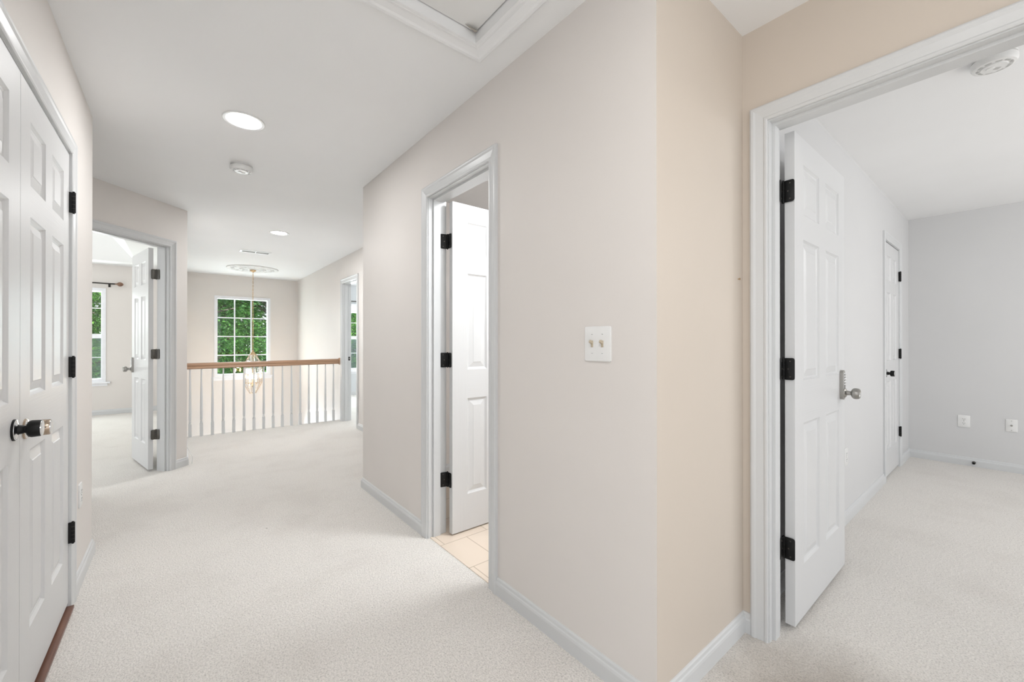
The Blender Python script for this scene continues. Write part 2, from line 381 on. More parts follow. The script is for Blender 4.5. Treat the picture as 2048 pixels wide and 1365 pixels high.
# ------------------------------------------------------------------ doors
CP = [(0, 0), (0, -.008), (.004, -.011), (.010, -.011), (.014, -.0085), (.022, -.010), (.040, -.013), (.048, -.0165), (.056, -.017), (.062, -.013), (.062, 0)]
def casing(bm, w, h, y=0, sgn=1):
    rings = []
    for dd, hh in CP:
        dd2 = dd+.004; Y = y+hh*sgn
        rings.append([bm.verts.new(p) for p in ((-dd2, Y, 0), (-dd2, Y, h+dd2), (w+dd2, Y, h+dd2), (w+dd2, Y, 0))])
    n = len(rings)
    for i in range(n):
        a, b = rings[i], rings[(i+1) % n]
        for k in range(3): bm.faces.new((a[k], a[k+1], b[k+1], b[k]))
    bm.faces.new([r[0] for r in rings]); bm.faces.new([r[3] for r in rings][::-1])
    bmesh.ops.recalc_face_normals(bm, faces=bm.faces[:])
def jamb(bm, w, h, stop_y):
    box(bm, (-JT, 0, 0), (0, T, h)); box(bm, (w, 0, 0), (w+JT, T, h)); box(bm, (-JT, 0, h), (w+JT, T, h+JT))
    if stop_y is not None:
        a, b = stop_y
        box(bm, (0, a, 0), (.011, b, h)); box(bm, (w-.011, a, 0), (w, b, h)); box(bm, (.011, a, h-.011), (w-.011, b, h))
def slab_mesh(w, h, t=.035):
    """six-panel door leaf, x 0..w, y 0..t, z 0..h"""
    st = .108; mu = .100; p = (w-2*st-mu)/2
    xs = [0, st, st+p, st+p+mu, w-st, w]; k = h/2.03
    zs = [0, .222*k, .82*k, 1.0*k, 1.60*k, 1.705*k, 1.92*k, h]
    bm = BM()
    for y, sg in ((0, 1), (t, -1)):
        for i in range(5):
            for j in range(7):
                a, b, c, e = xs[i], xs[i+1], zs[j], zs[j+1]
                if i in (1, 3) and j in (1, 3, 5):
                    prev = None
                    for off, dep in ((0, 0), (.003, .0035), (.008, .008), (.012, .0095), (.014, .0105), (.043, .0035), (.046, .0018)):
                        r = [bm.verts.new(q) for q in ((a+off, y+sg*dep, c+off), (b-off, y+sg*dep, c+off), (b-off, y+sg*dep, e-off), (a+off, y+sg*dep, e-off))]
                        if prev:
                            for q in range(4): bm.faces.new((prev[q], prev[(q+1) % 4], r[(q+1) % 4], r[q])).material_index = 2
                        prev = r
                    bm.faces.new(prev).material_index = 2
                else:
                    f = bm.faces.new([bm.verts.new(q) for q in ((a, y, c), (b, y, c), (b, y, e), (a, y, e))])
                    f.material_index = 0 if i in (0, 4) or (i == 2 and j in (1, 3, 5)) else 1
    for q in (((0, 0, 0), (0, t, 0), (0, t, h), (0, 0, h)), ((w, 0, 0), (w, 0, h), (w, t, h), (w, t, 0)), ((0, 0, 0), (w, 0, 0), (w, t, 0), (0, t, 0)), ((0, 0, h), (0, t, h), (w, t, h), (w, 0, h))):
        bm.faces.new([bm.verts.new(p) for p in q])
    bmesh.ops.remove_doubles(bm, verts=bm.verts[:], dist=1e-5)
    bmesh.ops.recalc_face_normals(bm, faces=bm.faces[:])
    return bm
def RotTo(d):   # local +z -> d
    return Vector(d).to_track_quat('Z', 'Y').to_matrix().to_4x4()
def knob(parent, pos, d, kind='nickel'):
    """door knob sub-part; d = outward direction"""
    M = Matrix.Translation(pos) @ RotTo(d) @ Matrix.Diagonal((1, 1, .82 if kind == 'nickel' else .74, 1)); bm = BM()
    if kind == 'nickel':
        lathe(bm, [(.024, 0), (.024, .004), (.020, .009), (.012, .013), (.0105, .030), (.012, .034), (.021, .038), (.0265, .046), (.0275, .056), (.026, .068), (.0225, .075), (.018, .0745), (.014, .070)], 28, M)
        return obj('door_knob', bm, NICKEL, parent, True)
    body = BLACK if kind == 'black' else BROWNST
    lathe(bm, [(.032, 0), (.032, .005), (.028, .009), (.014, .013), (.0125, .027), (.011, .029), (.011, .034), (.019, .037), (.0235, .041), (.0255, .049), (.0245, .072), (.023, .0765)], 32, M)
    lathe(bm, [(.0305, .0052), (.0295, .0085), (.016, .0128)], 32, M, 1, False)
    lathe(bm, [(.0235, .0755), (.0225, .078), (.015, .0772), (.001, .0765)], 32, M, 1, False)
    return obj('door_knob', bm, [body, STEEL], parent, True)
def keypad_lock(parent, pos, d, up=True):
    """tall escutcheon with push buttons, knob at its foot"""
    d = Vector(d); M = Matrix.Translation(pos) @ Matrix.Rotation(math.atan2(d.x, -d.y), 4, 'Z')   # plate's -y -> d
    bm = BM(); plate(bm, .042, .150, .016, .0205, 8, M @ Matrix.Translation((0, 0, .040)))
    o = obj('lock_plate', bm, NICKEL, parent, True)
    bm = BM()
    for r in range(5):
        for c in (-1, 1):
            MM = M @ Matrix.Translation((c*.0085, -.015, .042+r*.014)) @ RotTo((0, -1, 0)); lathe(bm, [(.0048, 0), (.0048, .0035), (.0035, .0045)], 12, MM)
    obj('keypad_buttons', bm, STEEL, parent, True)
    knob(parent, Vector(pos)+d*.015, d, 'nickel')
def hinge(parent, pin, z, dirs, mat=None, hh=.090, wl=.031):
    """knuckle at pin (x,y); dirs = list of (direction, normal) of the two leaves"""
    bm = BM(); r = .0058
    n = 5
    for k in range(n):
        a = -hh/2+hh*k/n+.0006; b = -hh/2+hh*(k+1)/n-.0006
        lathe(bm, [(r, a), (r, b)], 14, Matrix.Translation((pin[0], pin[1], z)))
    lathe(bm, [(r*.55, -hh/2-.003), (r*.55, hh/2+.003)], 10, Matrix.Translation((pin[0], pin[1], z)))
    for dv, nv in dirs:
        dv = Vector((*dv, 0)).normalized(); nv = Vector((*nv, 0)).normalized()
        M = Matrix.Identity(4)
        M.col[0][:3] = dv; M.col[1][:3] = -nv; M.col[2][:3] = dv.cross(-nv)
        M.col[3][:3] = Vector((pin[0], pin[1], z))+dv*(wl/2+.001)
        plate(bm, wl, hh, .0022, .009, 4, M)
        for sx, sz in ((.004, .032), (-.003, 0), (.004, -.032)):
            q = M @ Vector((sx, -.0022, sz)); lathe(bm, [(.0032, 0), (.0028, .0008)], 10, Matrix.Translation(q) @ RotTo(nv), 1)
    bmesh.ops.recalc_face_normals(bm, faces=bm.faces[:])
    return obj('hinge', bm, [mat or BLACK, GREYPL], parent, True)
HZ = (.335, 1.07, 1.80)
def closed_hinge(parent, x, z, hh=.090):
    bm = BM(); lathe(bm, [(.0068, -hh/2), (.0068, hh/2)], 16, Matrix.Translation((x, -.0135, z)))
    for k in range(1, 5): lathe(bm, [(.0072, -.0005), (.0072, .0005)], 16, Matrix.Translation((x, -.0135, z-hh/2+hh*k/5)), 1)
    box(bm, (x-.0045, -.0135, z-hh/2), (x+.0045, .004, z+hh/2)); lathe(bm, [(.004, -hh/2-.004), (.004, hh/2+.004)], 10, Matrix.Translation((x, -.0135, z)))
    return obj('hinge', bm, [BLACK, GREYPL], parent, True)
def leaf_part(root, w, h, loc, rz, name='door_slab'):
    return obj(name, slab_mesh(w, h), [DOORV, DOORH, DOORP], root, False, loc, (0, 0, rz))

# door_1: open bedroom door at right (hall face of the wall is local y=0, local x runs right)
def frame(root, w, h, stop, both=True):
    b = BM(); casing(b, w, h)
    if both: casing(b, w, h, T, -1)
    obj('door_casing', b, TRIM, root)
    b = BM(); jamb(b, w, h, stop); obj('door_jamb', b, TRIM, root)
r = empty('door_1', (XB, d1[0], 0), -PI/2); struct(r, 'open white six-panel bedroom door with black hinges and a push-button lock', 'door')
frame(r, d1[1], d1[2], (.030, .076))
sl = leaf_part(r, .756, 2.02, (.043, .145, .022), PI/2)
keypad_lock(sl, (.756-.072, 0, .90), (0, -1, 0))
b = BM(); plate(b, .022, .055, .002, .004, 3, Matrix.Translation((.7565, .0175, .90)) @ Matrix.Rotation(PI/2, 4, 'Z')); obj('latch_plate', b, NICKEL, sl)
for z in HZ: hinge(r, (.004, .139), z, [((0, -1), (1, 0)), ((1, 0.0), (0, -1))], BLACK, wl=.040)
# door_2: narrow bathroom door
r = empty('door_2', (XA, d2[0], 0), -PI/2); struct(r, 'narrow white bathroom door swung open inside the switch wall', 'door')
frame(r, d2[1], d2[2], (.030, .076))
sl = leaf_part(r, .610, 2.025, (.066, T+.012, .012), PI/2)
knob(sl, (.55, 0, .90), (0, -1, 0), 'black')
for z in HZ: hinge(r, (.010, T+.010), z, [((-.25, -1), (1, -.25)), ((1, 0), (0, -1))], BLACK, wl=.046)
# door_3: in the diagonal wall, hinged on the right
o3 = E+u*(s0+w3); r = empty('door_3', o3, PI/4); struct(r, 'open white door in the angled wall to the left bedroom', 'door')
frame(r, w3, h3, (.030, .076))
rz3 = math.radians(103.2-45)
A = Vector((-.183, 4.984, 0))-o3; A = Matrix.Rotation(-PI/4, 3, 'Z') @ A
sl = leaf_part(r, .66, 2.022, (A.x, A.y, .018), rz3)
keypad_lock(sl, (.60, .035, .895), (0, 1, 0))
pd = (w3-.006, T+.006); dd = Vector((-math.sin(rz3), math.cos(rz3)))
for z in HZ: hinge(r, pd, z, [((0, -1), (-1, 0)), (tuple(dd), (-math.cos(rz3), -math.sin(rz3)))], GREYPL, wl=.035)
# door_4: far doorway right of the railing
r = empty('door_4', (XR, d4[0], 0), -PI/2); struct(r, 'white cased far doorway right of the railing, its door swung out of sight', 'door')
frame(r, d4[1], d4[2], (.030, .076))
b = BM(); plate(b, .028, .055, .0025, .003, 3, Matrix.Translation((0, T-.02, .93)) @ Matrix.Rotation(PI/2, 4, 'Z')); box(b, (-.001, T-.026, .918), (.0035, T-.014, .942), 1)
obj('strike_plate', b, [BLACK, NICKEL], r)
# door_5: closed door in the bedroom
r = empty('door_5', (d5[0], YJ, 0), 0); struct(r, 'closed white six-panel door with a black knob in the grey bedroom', 'door')
frame(r, d5[1], d5[2], None, False)
sl = leaf_part(r, d5[1]-.006, 2.02, (.003, 0.001, .022), 0)
knob(sl, (.062, 0, .89), (0, -1, 0), 'black')
for z in HZ: closed_hinge(r, d5[1]-.001, z)
# door_6: double closet doors at left
r = empty('door_6', (XL, d6[0], 0), PI/2); struct(r, 'pair of closed white six-panel closet doors at the left edge', 'door')
frame(r, d6[1], d6[2], None, False)
lw = d6[1]/2-.0035
sl = leaf_part(r, lw, 1.982, (.002, .001, .028), 0); knob(sl, (lw-.060, 0, .892), (0, -1, 0), 'black')
sl = leaf_part(r, lw, 1.982, (d6[1]/2+.0018, .001, .028), 0); knob(sl, (.052, 0, .877), (0, -1, 0), 'brown')
for z in HZ:
    closed_hinge(r, d6[1]-.001, z); closed_hinge(r, .001, z)
bm = BM(); box(bm, (XL-.10, d6[0], 0), (XL+.018, d6[0]+d6[1], .012))
struct(obj('trim_2', bm, THRESH), 'reddish brown wooden threshold strip under the closet doors', 'threshold')

# ------------------------------------------------------------------ windows
def window(name, k, cols, rows, label, hung=False, zr=None, depth=.05):
    x0, x1, z0, z1 = WIN[k]; r = empty(name, ((x0+x1)/2, YF, z0)); struct(r, label, 'window')
    w = x1-x0; h = z1-z0; hx = w/2
    b = BM(); f = .050
    def ring(b, o, i, ya, yb, zo=0, hh=h):
        box(b, (-hx+o, ya, zo+o), (-hx+i, yb, zo+hh-o)); box(b, (hx-i, ya, zo+o), (hx-o, yb, zo+hh-o))
        box(b, (-hx+i, ya, zo+hh-i), (hx-i, yb, zo+hh-o)); box(b, (-hx+i, ya, zo+o), (hx-i, yb, zo+i))
    ring(b, 0, .022, -.012, .0); ring(b, .020, .05, -.004, .12)
    obj('window_frame', b, VINYL, r)
    b = BM(); bbox(b, (-hx-.045, -.045, -.022), (hx+.055, .0, .004), .004); box(b, (-hx-.02, -.014, -.062), (hx+.02, 0, -.022)); obj('window_sill', b, VINYL, r)
    gx = hx-.05
    g = BM(); box(g, (-gx, depth+.012, .05), (gx, depth+.016, h-.05)); obj('glass_pane', g, GLASS, r)
    b = BM()
    for i in range(1, cols):
        x = -gx+2*gx*i/cols; box(b, (x-.010, depth+.002, .05), (x+.010, depth+.012, h-.05))
    zz = zr if zr else [.05+(h-.1)*i/rows for i in range(1, rows)]
    for z in zz: box(b, (-gx, depth+.0005, z-.0095 if not hung else z-.005), (gx, depth+.0115, z+.0095 if not hung else z+.005))
    obj('window_grille', b, VINYL, r)
    if hung:
        b = BM(); m = 1.277-z0; box(b, (-gx, depth-.015, m-.036), (gx, depth+.011, m+.036))
        ring(b, .05, .062, depth-.01, depth+.0115, 0, h); obj('sash', b, VINYL, r)
        g = BM(); box(g, (-gx, depth+.030, .05), (gx, depth+.031, m)); obj('insect_screen', g, SCREEN, r)
        g = BM(); plate(g, .05, .012, .014, .004, 3, Matrix.Translation((hx-.25, depth-.015, m+.03))); obj('sash_lock', g, VINYL, r)
    return r
window('window_1', 'w1', 3, 4, 'white gridded window of twelve panes above the stairwell')
window('window_3', 'w3', 1, 4, 'white sash window seen through the left bedroom doorway', True, [1.731-.53, .930-.53])
window('window_4', 'w4', 1, 4, 'white sash window seen through the far right doorway', True, [1.609-.53, .93-.53])

# window blind in the far right bedroom, raised to the top
r = empty('window_blind', (3.05, YF-.03, 1.83)); tag(r, 'raised white blind stacked at the top of the far right window', 'blind')
b = BM(); bbox(b, (-.43, -.028, .14), (.43, .012, .20), .004); obj('headrail', b, VINYL, r)
b = BM()
for i in range(16): box(b, (-.42, -.022, .004+i*.0085), (.42, .006, .0095+i*.0085))
obj('slats', b, VINYL, r)
def rod(name, xa, xb, z, label, mat, fin):
    r = empty(name, (xb, YF-.07, z)); tag(r, label, 'curtain rod')
    b = BM(); tube(b, [(xa-xb, 0, 0), (-.05, 0, 0)], .011, 12); obj('rod', b, mat, r, True)
    if fin:
        b = BM(); lathe(b, [(.009, 0), (.012, .008), (.009, .016), (.018, .026), (.033, .045), (.036, .062), (.030, .082), (.016, .096), (.006, .102)], 20, Matrix.Translation((-.05, 0, 0)) @ RotTo((1, 0, 0))); obj('finial', b, FIN, r, True)
    for x in (xa-xb+.1, -.12):
        b = BM(); box(b, (x-.006, -.004, -.035), (x+.006, .004, -.010)); box(b, (x-.006, 0, -.030), (x+.006, .07, -.022)); bbox(b, (x-.014, .063, -.05), (x+.014, .07, -.005), .002); obj('bracket', b, mat, r)
FIN = wood('finial_wood', (.14, .07, .045), (.28, .16, .10), (30, 30, 30))
rod('curtain_rod', -1.98, -.765, 2.128, 'dark curtain rod with a wooden finial above the left bedroom window', ROD, True)
rod('curtain_rod', 2.45, 3.66, 2.085, 'dark grey curtain rod above the far right bedroom window', GREYPL, False)

# ------------------------------------------------------------------ railing
YR = 6.468
r = empty('railing', (.98, YR, 0)); tag(r, 'landing railing with oak handrail and sixteen white turned balusters', 'railing')
b = BM()
prof = [(-.022, .842), (-.030, .850), (-.030, .862), (-.024, .870), (-.028, .885), (-.028, .900), (-.020, .913), (0, .918), (.020, .913), (.028, .900), (.028, .885), (.024, .870), (.030, .862), (.030, .850), (.022, .842)]
def rx(x): return x-.98
zo = lambda x: .010*(x-.06)/1.8
ra = [b.verts.new((rx(.06), y, z+zo(.06))) for y, z in prof]; rb = [b.verts.new((rx(XR-.016), y, z+zo(XR))) for y, z in prof]
for k in range(len(prof)): b.faces.new((ra[k], ra[(k+1) % len(prof)], rb[(k+1) % len(prof)], rb[k]))
b.faces.new(ra[::-1]); b.faces.new(rb); bmesh.ops.recalc_face_normals(b, faces=b.faces[:])
obj('handrail', b, OAK, r, True)
b = BM(); lathe(b, [(.052, 0), (.052, .014), (.046, .020), (.040, .024)], 28, Matrix.Translation((rx(XR), 0, .890)) @ RotTo((-1, 0, 0)) @ Matrix.Scale(1, 4)); obj('rosette', b, OAK, r, True)
def baluster_bm():
    b = BM(); box(b, (-.0165, -.0165, -.004), (.0165, .0165, .160))
    t = [b.verts.new((x*.0165, y*.0165, .160)) for x, y in ((-1, -1), (1, -1), (1, 1), (-1, 1))]; b.faces.new(t)
    pr = [(.0165, .160), (.0150, .168), (.0100, .172), (.0098, .176), (.0140, .180), (.0145, .187), (.0110, .192), (.0105, .197), (.0135, .205), (.0145, .225), (.0142, .30), (.0120, .55), (.0085, .80), (.0080, .856)]
    lathe(b, pr, 16); return b
b0 = obj('baluster', baluster_bm(), TRIM, r, True, (rx(.107), 0, 0))
for i in range(1, 16):
    c = b0.copy(); COL.objects.link(c); c.parent = r; c.location = (rx(.107+.1127*i), 0, 0)

# ------------------------------------------------------------------ chandelier and medallion
cx, cy = .985, 8.28
b = BM(); pr = [(.38, 0), (.382, -.006), (.376, -.014), (.362, -.017), (.350, -.012), (.340, -.006), (.25, -.007), (.24, -.013), (.225, -.014), (.215, -.008), (.12, -.008), (.11, -.015), (.09, -.018), (.06, -.012), (.05, -.02), (.03, -.022)]
lathe(b, pr, 64)
for k in range(16):       # leaf relief between the rings
    a = 2*PI*k/16
    for rr, ww, ll in ((.295, .020, .032), (.170, .014, .030)):
        M = Matrix.Translation((rr*math.cos(a), rr*math.sin(a), -.008)) @ Matrix.Rotation(a, 4, 'Z') @ Matrix.Diagonal((ll, ww, .010, 1))
        t = BM(); bmesh.ops.create_icosphere(t, subdivisions=2, radius=1); merge(b, t, M)
bmesh.ops.recalc_face_normals(b, faces=b.faces[:])
tag(obj('ceiling_medallion', b, PLASTER, None, True, (cx, cy, H)), 'round white plaster medallion on the ceiling above the chandelier', 'ceiling medallion')
r = empty('chandelier', (cx, cy, H)); tag(r, 'lit glass and brass lantern chandelier hanging behind the railing', 'chandelier')
b = BM(); lathe(b, [(.045, -.024), (.048, -.030), (.040, -.045), (.015, -.058), (.006, -.066)], 24); obj('canopy', b, BRASS, r, True)
b = BM(); z = -.066; k = 0
while z > -1.40:       # chain links
    ax = Vector((1, 0, 0)) if k % 2 else Vector((0, 1, 0)); pts = []
    for q in range(13):
        a = 2*PI*q/12; pts.append(Vector((0, 0, z-.017+.019*math.cos(a)))+ax*.0085*math.sin(a))
    tube(b, pts, .0021, 5); z -= .031; k += 1
tube(b, [(0.004, 0, -.066), (-.004, 0, -.5), (.004, 0, -.95), (0, 0, -1.42)], .0022, 5)
obj('chain', b, BRASS, r, True)
z0 = 1.0-H
b = BM(); lathe(b, [(.008, z0+.045), (.014, z0+.035), (.010, z0+.02), (.026, z0+.008), (.034, z0-.015), (.048, z0-.03), (.05, z0-.036)], 24); obj('top_cap', b, BRASS, r, True)
N = 6; off = math.radians(9)
lev = [(.050, z0-.036), (.142, z0-.205), (.142, z0-.520), (.050, z0-.695)]
def hexp(rr, z, k): a = off+2*PI*k/N; return Vector((rr*math.cos(a), rr*math.sin(a), z))
b = BM()
for (ra_, za), (rb_, zb) in zip(lev, lev[1:]):
    for k in range(N):
        tube(b, [hexp(ra_, za, k), hexp(rb_, zb, k)], .0026, 6)
for rr, zz in lev:
    for k in range(N): tube(b, [hexp(rr, zz, k), hexp(rr, zz, k+1)], .0028, 6)
obj('brass_frame', b, BRASS, r, True)
b = BM()
for (ra_, za), (rb_, zb) in zip(lev, lev[1:]):
    for k in range(N):
        q = [hexp(ra_*.985, za, k), hexp(ra_*.985, za, k+1), hexp(rb_*.985, zb, k+1), hexp(rb_*.985, zb, k)]
        c = sum(q, Vector())/4; n = Vector((c.x, c.y, 0)).normalized()*.003
        vi_ = [b.verts.new(p) for p in q]; vo_ = [b.verts.new(p-n) for p in q]
        b.faces.new(vi_); b.faces.new(vo_[::-1])
        for s in range(4): b.faces.new((vi_[s], vo_[s], vo_[(s+1) % 4], vi_[(s+1) % 4]))
bmesh.ops.recalc_face_normals(b, faces=b.faces[:])
obj('glass_panels', b, LGLASS, r)
b = BM(); tube(b, [(0, 0, z0-.036), (0, 0, z0-.56)], .0045, 8)
lathe(b, [(.004, z0-.60), (.013, z0-.585), (.018, z0-.565), (.012, z0-.545), (.006, z0-.53)], 16)
cand = []
for k in range(4):
    a = off+PI/4+PI/2*k; px, py = .058*math.cos(a), .058*math.sin(a); cand.append((px, py))
    tube(b, [(0, 0, z0-.545), (px*.5, py*.5, z0-.565), (px, py, z0-.548), (px, py, z0-.52)], .0035, 7)
    lathe(b, [(.006, z0-.527), (.017, z0-.52), (.018, z0-.514), (.008, z0-.512)], 14, Matrix.Translation((px, py, 0)))
obj('candle_arms', b, BRASS, r, True)
for px, py in cand:
    b = BM(); lathe(b, [(.0085, z0-.513), (.0085, z0-.455)], 14, Matrix.Translation((px, py, 0))); cn = obj('candle_sleeve', b, PLASTIC, r, True)
    b = BM(); lathe(b, [(.006, z0-.455), (.0125, z0-.437), (.0135, z0-.425), (.009, z0-.400), (.002, z0-.378)], 14, Matrix.Translation((px, py, 0))); obj('candle_bulb', b, FLAME, cn, True)
pointl('chandelier_glow', (cx, cy, H+z0-.33), 9, .05, (1, .99, .96))

# ------------------------------------------------------------------ ceiling fittings
def downlight(x, y, rad, lens, label, watts):
    r = empty('recessed_light', (x, y, H)); tag(r, label, 'recessed light', 'recessed ceiling lights on the landing')
    b = BM(); lathe(b, [(rad, 0), (rad, -.004), (rad-.004, -.0065), (rad*.83, -.005), (rad*.80, -.001)], 48, close=False)
    bmesh.ops.recalc_face_normals(b, faces=b.faces[:]); obj('trim_ring', b, PLASTIC, r, True)
    b = BM(); lathe(b, [(rad*.81, -.0015), (rad*.6, -.0022), (.002, -.0026)], 48); obj('lens', b, lens, r, True)
    l = bpy.data.lights.new('downlight', 'AREA'); l.shape = 'DISK'; l.size = rad*1.5; l.energy = watts; l.color = (.98, .99, 1)
    lo = bpy.data.objects.new('downlight_beam', l); COL.objects.link(lo); lo.parent = r; lo.location = (0, 0, -.008)
downlight(.285, 2.77, .104, LENS, 'lit recessed ceiling light nearest the camera, above the closet doors', 5.2)
downlight(.895, 5.365, .100, LENS2, 'lit recessed ceiling light farther off, near the ceiling vent', 12)
def smoke(name, x, y, rad, label, rz):
    r = empty(name, (x, y, H), rz); tag(r, label, 'smoke detector')
    b = BM(); lathe(b, [(rad*.97, 0), (rad*.97, -.006)], 40); obj('base_plate', b, PLASTIC, r, True)
    b = BM(); lathe(b, [(rad*.90, -.006), (rad*.90, -.012), (rad, -.013), (rad, -.030), (rad*.93, -.040), (rad*.80, -.043), (rad*.78, -.041), (rad*.60, -.041), (rad*.57, -.046), (.002, -.047)], 40)
    obj('cover', b, PLASTIC, r, True)
    b = BM()
    for k in range(10):
        a = 2*PI*k/10; M = Matrix.Rotation(a, 4, 'Z') @ Matrix.Translation((rad*.69, 0, -.0415)); box(b, (-.004, -.010, -.001), (.004, .010, .001), 0, M)
    obj('vent_slots', b, SLOT, r)
    b = BM(); lathe(b, [(.013, -.046), (.012, -.050)], 20, Matrix.Translation((rad*.18, 0, 0))); obj('test_button', b, PLASTER, r, True)
    b = BM(); box(b, (-.022, -.012, -.0478), (-.004, .006, -.0468)); obj('sounder_grille', b, SLOT, r)
smoke('smoke_detector', .345, 3.49, .070, 'white round smoke detector on the landing ceiling beyond the nearest light', .4)
smoke('smoke_detector', 2.80, .065, .071, 'white round smoke detector on the bedroom ceiling at upper right', 2.2)
# vent
r = empty('ceiling_vent', (.83, 6.72, H)); tag(r, 'white rectangular louvred air vent in the ceiling before the medallion', 'air vent')
b = BM(); w_, h_ = .185, .075
box(b, (-w_, -h_, -.006), (w_, -h_+.022, 0)); box(b, (-w_, h_-.022, -.006), (w_, h_, 0)); box(b, (-w_, -h_+.022, -.006), (-w_+.025, h_-.022, 0)); box(b, (w_-.025, -h_+.022, -.006), (w_, h_-.022, 0)); box(b, (-.005, -h_+.022, -.006), (.005, h_-.022, 0))
obj('vent_frame', b, PLASTIC, r)
b = BM()
for i in range(9):
    y = -h_+.028+i*.012; M = Matrix.Translation((0, y, -.003)) @ Matrix.Rotation(.7, 4, 'X'); box(b, (-w_+.025, -.0045, -.0006), (-.005, .0045, .0006), 0, M); box(b, (.005, -.0045, -.0006), (w_-.025, .0045, .0006), 0, M)
obj('louvres', b, PLASTIC, r)
b = BM(); box(b, (-w_+.02, -h_+.02, -.0008), (w_-.02, h_-.02, -.0002)); obj('duct_opening', b, VENTD, r)
# attic hatch
r = empty('attic_hatch', ((hx0+hx1)/2, (hy0+hy1)/2, H)); tag(r, 'white moulded frame and panel of the attic hatch in the ceiling', 'attic hatch')
ax_, ay_ = (hx1-hx0)/2, (hy1-hy0)/2
HP = [(0, .0), (0, -.010), (.004, -.013), (.012, -.012), (.016, -.009), (.022, -.011), (.040, -.016), (.048, -.021), (.060, -.022), (.066, -.017), (.068, 0)]
b = BM(); rings = [[b.verts.new(p) for p in ((-ax_-q, -ay_-q, z), (ax_+q, -ay_-q, z), (ax_+q, ay_+q, z), (-ax_-q, ay_+q, z))] for q, z in HP]
for i in range(len(rings)-1):
    for k in range(4): b.faces.new((rings[i][k], rings[i][(k+1) % 4], rings[i+1][(k+1) % 4], rings[i+1][k]))
t_ = .012
for a_, c_ in (((-ax_, -ay_), (ax_, -ay_+t_)), ((-ax_, ay_-t_), (ax_, ay_)), ((-ax_, -ay_+t_), (-ax_+t_, ay_-t_)), ((ax_-t_, -ay_+t_), (ax_, ay_-t_))): box(b, (*a_, -.012), (*c_, .16))
bmesh.ops.recalc_face_normals(b, faces=b.faces[:]); obj('hatch_frame', b, TRIMB, r)
b = BM(); t = BM(); box(t, (-ax_+t_+.004, -ay_+t_+.004, .030), (ax_-t_-.004, ay_-t_-.004, .045)); merge(b, t, Matrix.Rotation(.003, 4, 'X')); obj('hatch_panel', b, PLASTER, r)
b = BM(); P_ = [(ax_-.016, ay_-.016, .029), (ax_-.075, ay_-.032, .027), (ax_-.040, ay_-.050, .006), (ax_-.018, ay_-.040, .020)]
vv = [b.verts.new(p) for p in P_]; v2 = [b.verts.new((p[0], p[1], p[2]+.002)) for p in P_]; b.faces.new(vv); b.faces.new(v2[::-1])
for k in range(4): b.faces.new((vv[k], v2[k], v2[(k+1) % 4], vv[(k+1) % 4]))
bmesh.ops.recalc_face_normals(b, faces=b.faces[:]); o = obj('paint_flake', b, simple('peeling_paper', (.42, .39, .34), .8), r); o['label'] = 'curled grey flake'
bm = BM(); box(bm, (hx0-.02, hy0-.02, H+.17), (hx1+.02, hy1+.02, H+.19)); struct(obj('trim_3', bm, WHITE), 'board above the attic hatch', 'trim')

# ------------------------------------------------------------------ plates on the walls
def face_root(name, loc, rz, label, cat, group=None): r = empty(name, loc, rz); return tag(r, label, cat, group)
# light switch: local x right, -y toward the viewer
r = face_root('light_switch', (XA, .944, 1.174), -PI/2, 'white double toggle switch plate on the long beige wall', 'light switch')
b = BM(); plate(b, .117, .125, .006, .006, 4); obj('switch_plate', b, PLASTIC, r, True)
for x in (-.023, .023):
    b = BM(); bbox(b, (x-.005, -.0075, -.012), (x+.005, -.0055, .012), .0008); M = Matrix.Translation((x, -.006, .003)) @ Matrix.Rotation(-.5, 4, 'X'); t = BM(); box(t, (-.0045, -.015, -.005), (.0045, .0, .005)); bmesh.ops.bevel(t, geom=t.edges[:], offset=.0012, segments=2, affect='EDGES'); merge(b, t, M)
    obj('toggle', b, IVORY, r, True)
    for z in (-.034, .034):
        b = BM(); lathe(b, [(.0032, 0), (.003, .0008)], 12, Matrix.Translation((x, -.006, z)) @ RotTo((0, -1, 0))); box(b, (x-.0026, -.0072, z-.0004), (x+.0026, -.0067, z+.0004), 1); obj('screw', b, [PLASTIC, DARK], r)
def outlet(loc, rz, label, w=.070):
    r = face_root('wall_outlet', loc, rz, label, 'outlet', None)
    b = BM(); plate(b, w, .115, .006, .006, 4); obj('outlet_plate', b, PLASTIC, r, True)
    for z in (-.0195, .0195):
        b = BM(); plate(b, .034, .028, .002, .011, 5, Matrix.Translation((0, -.0058, z))); s = obj('receptacle', b, PLASTER, r, True)
        b = BM()
        for x, hh in ((-.0065, .008), (.0065, .0065)): box(b, (x-.0012, -.0084, z+.003-hh/2), (x+.0012, -.0077, z+.003+hh/2))
        lathe(b, [(.0026, 0), (.0026, .0006)], 10, Matrix.Translation((0, -.0078, z-.008)) @ RotTo((0, -1, 0))); obj('slots', b, DARK, s)
    b = BM(); lathe(b, [(.003, 0), (.0028, .001)], 10, Matrix.Translation((0, -.006, 0)) @ RotTo((0, -1, 0))); obj('screw', b, NICKEL, r)
outlet((XF, .329, .420), -PI/2, 'white duplex outlet on the far grey bedroom wall', .080)
outlet((3.385, YJ, .430), 0, 'white duplex outlet low on the grey wall behind the open bedroom door')
outlet((XL, 2.90, .43), PI/2, 'white duplex outlet low beside the closet doors, seen edge on')
r = face_root('cable_outlet', (XF, .038, .423), -PI/2, 'white coaxial cable plate low on the bedroom wall at the right edge', 'cable outlet')
b = BM(); plate(b, .070, .112, .006, .004, 3); obj('cable_plate', b, PLASTIC, r, True)
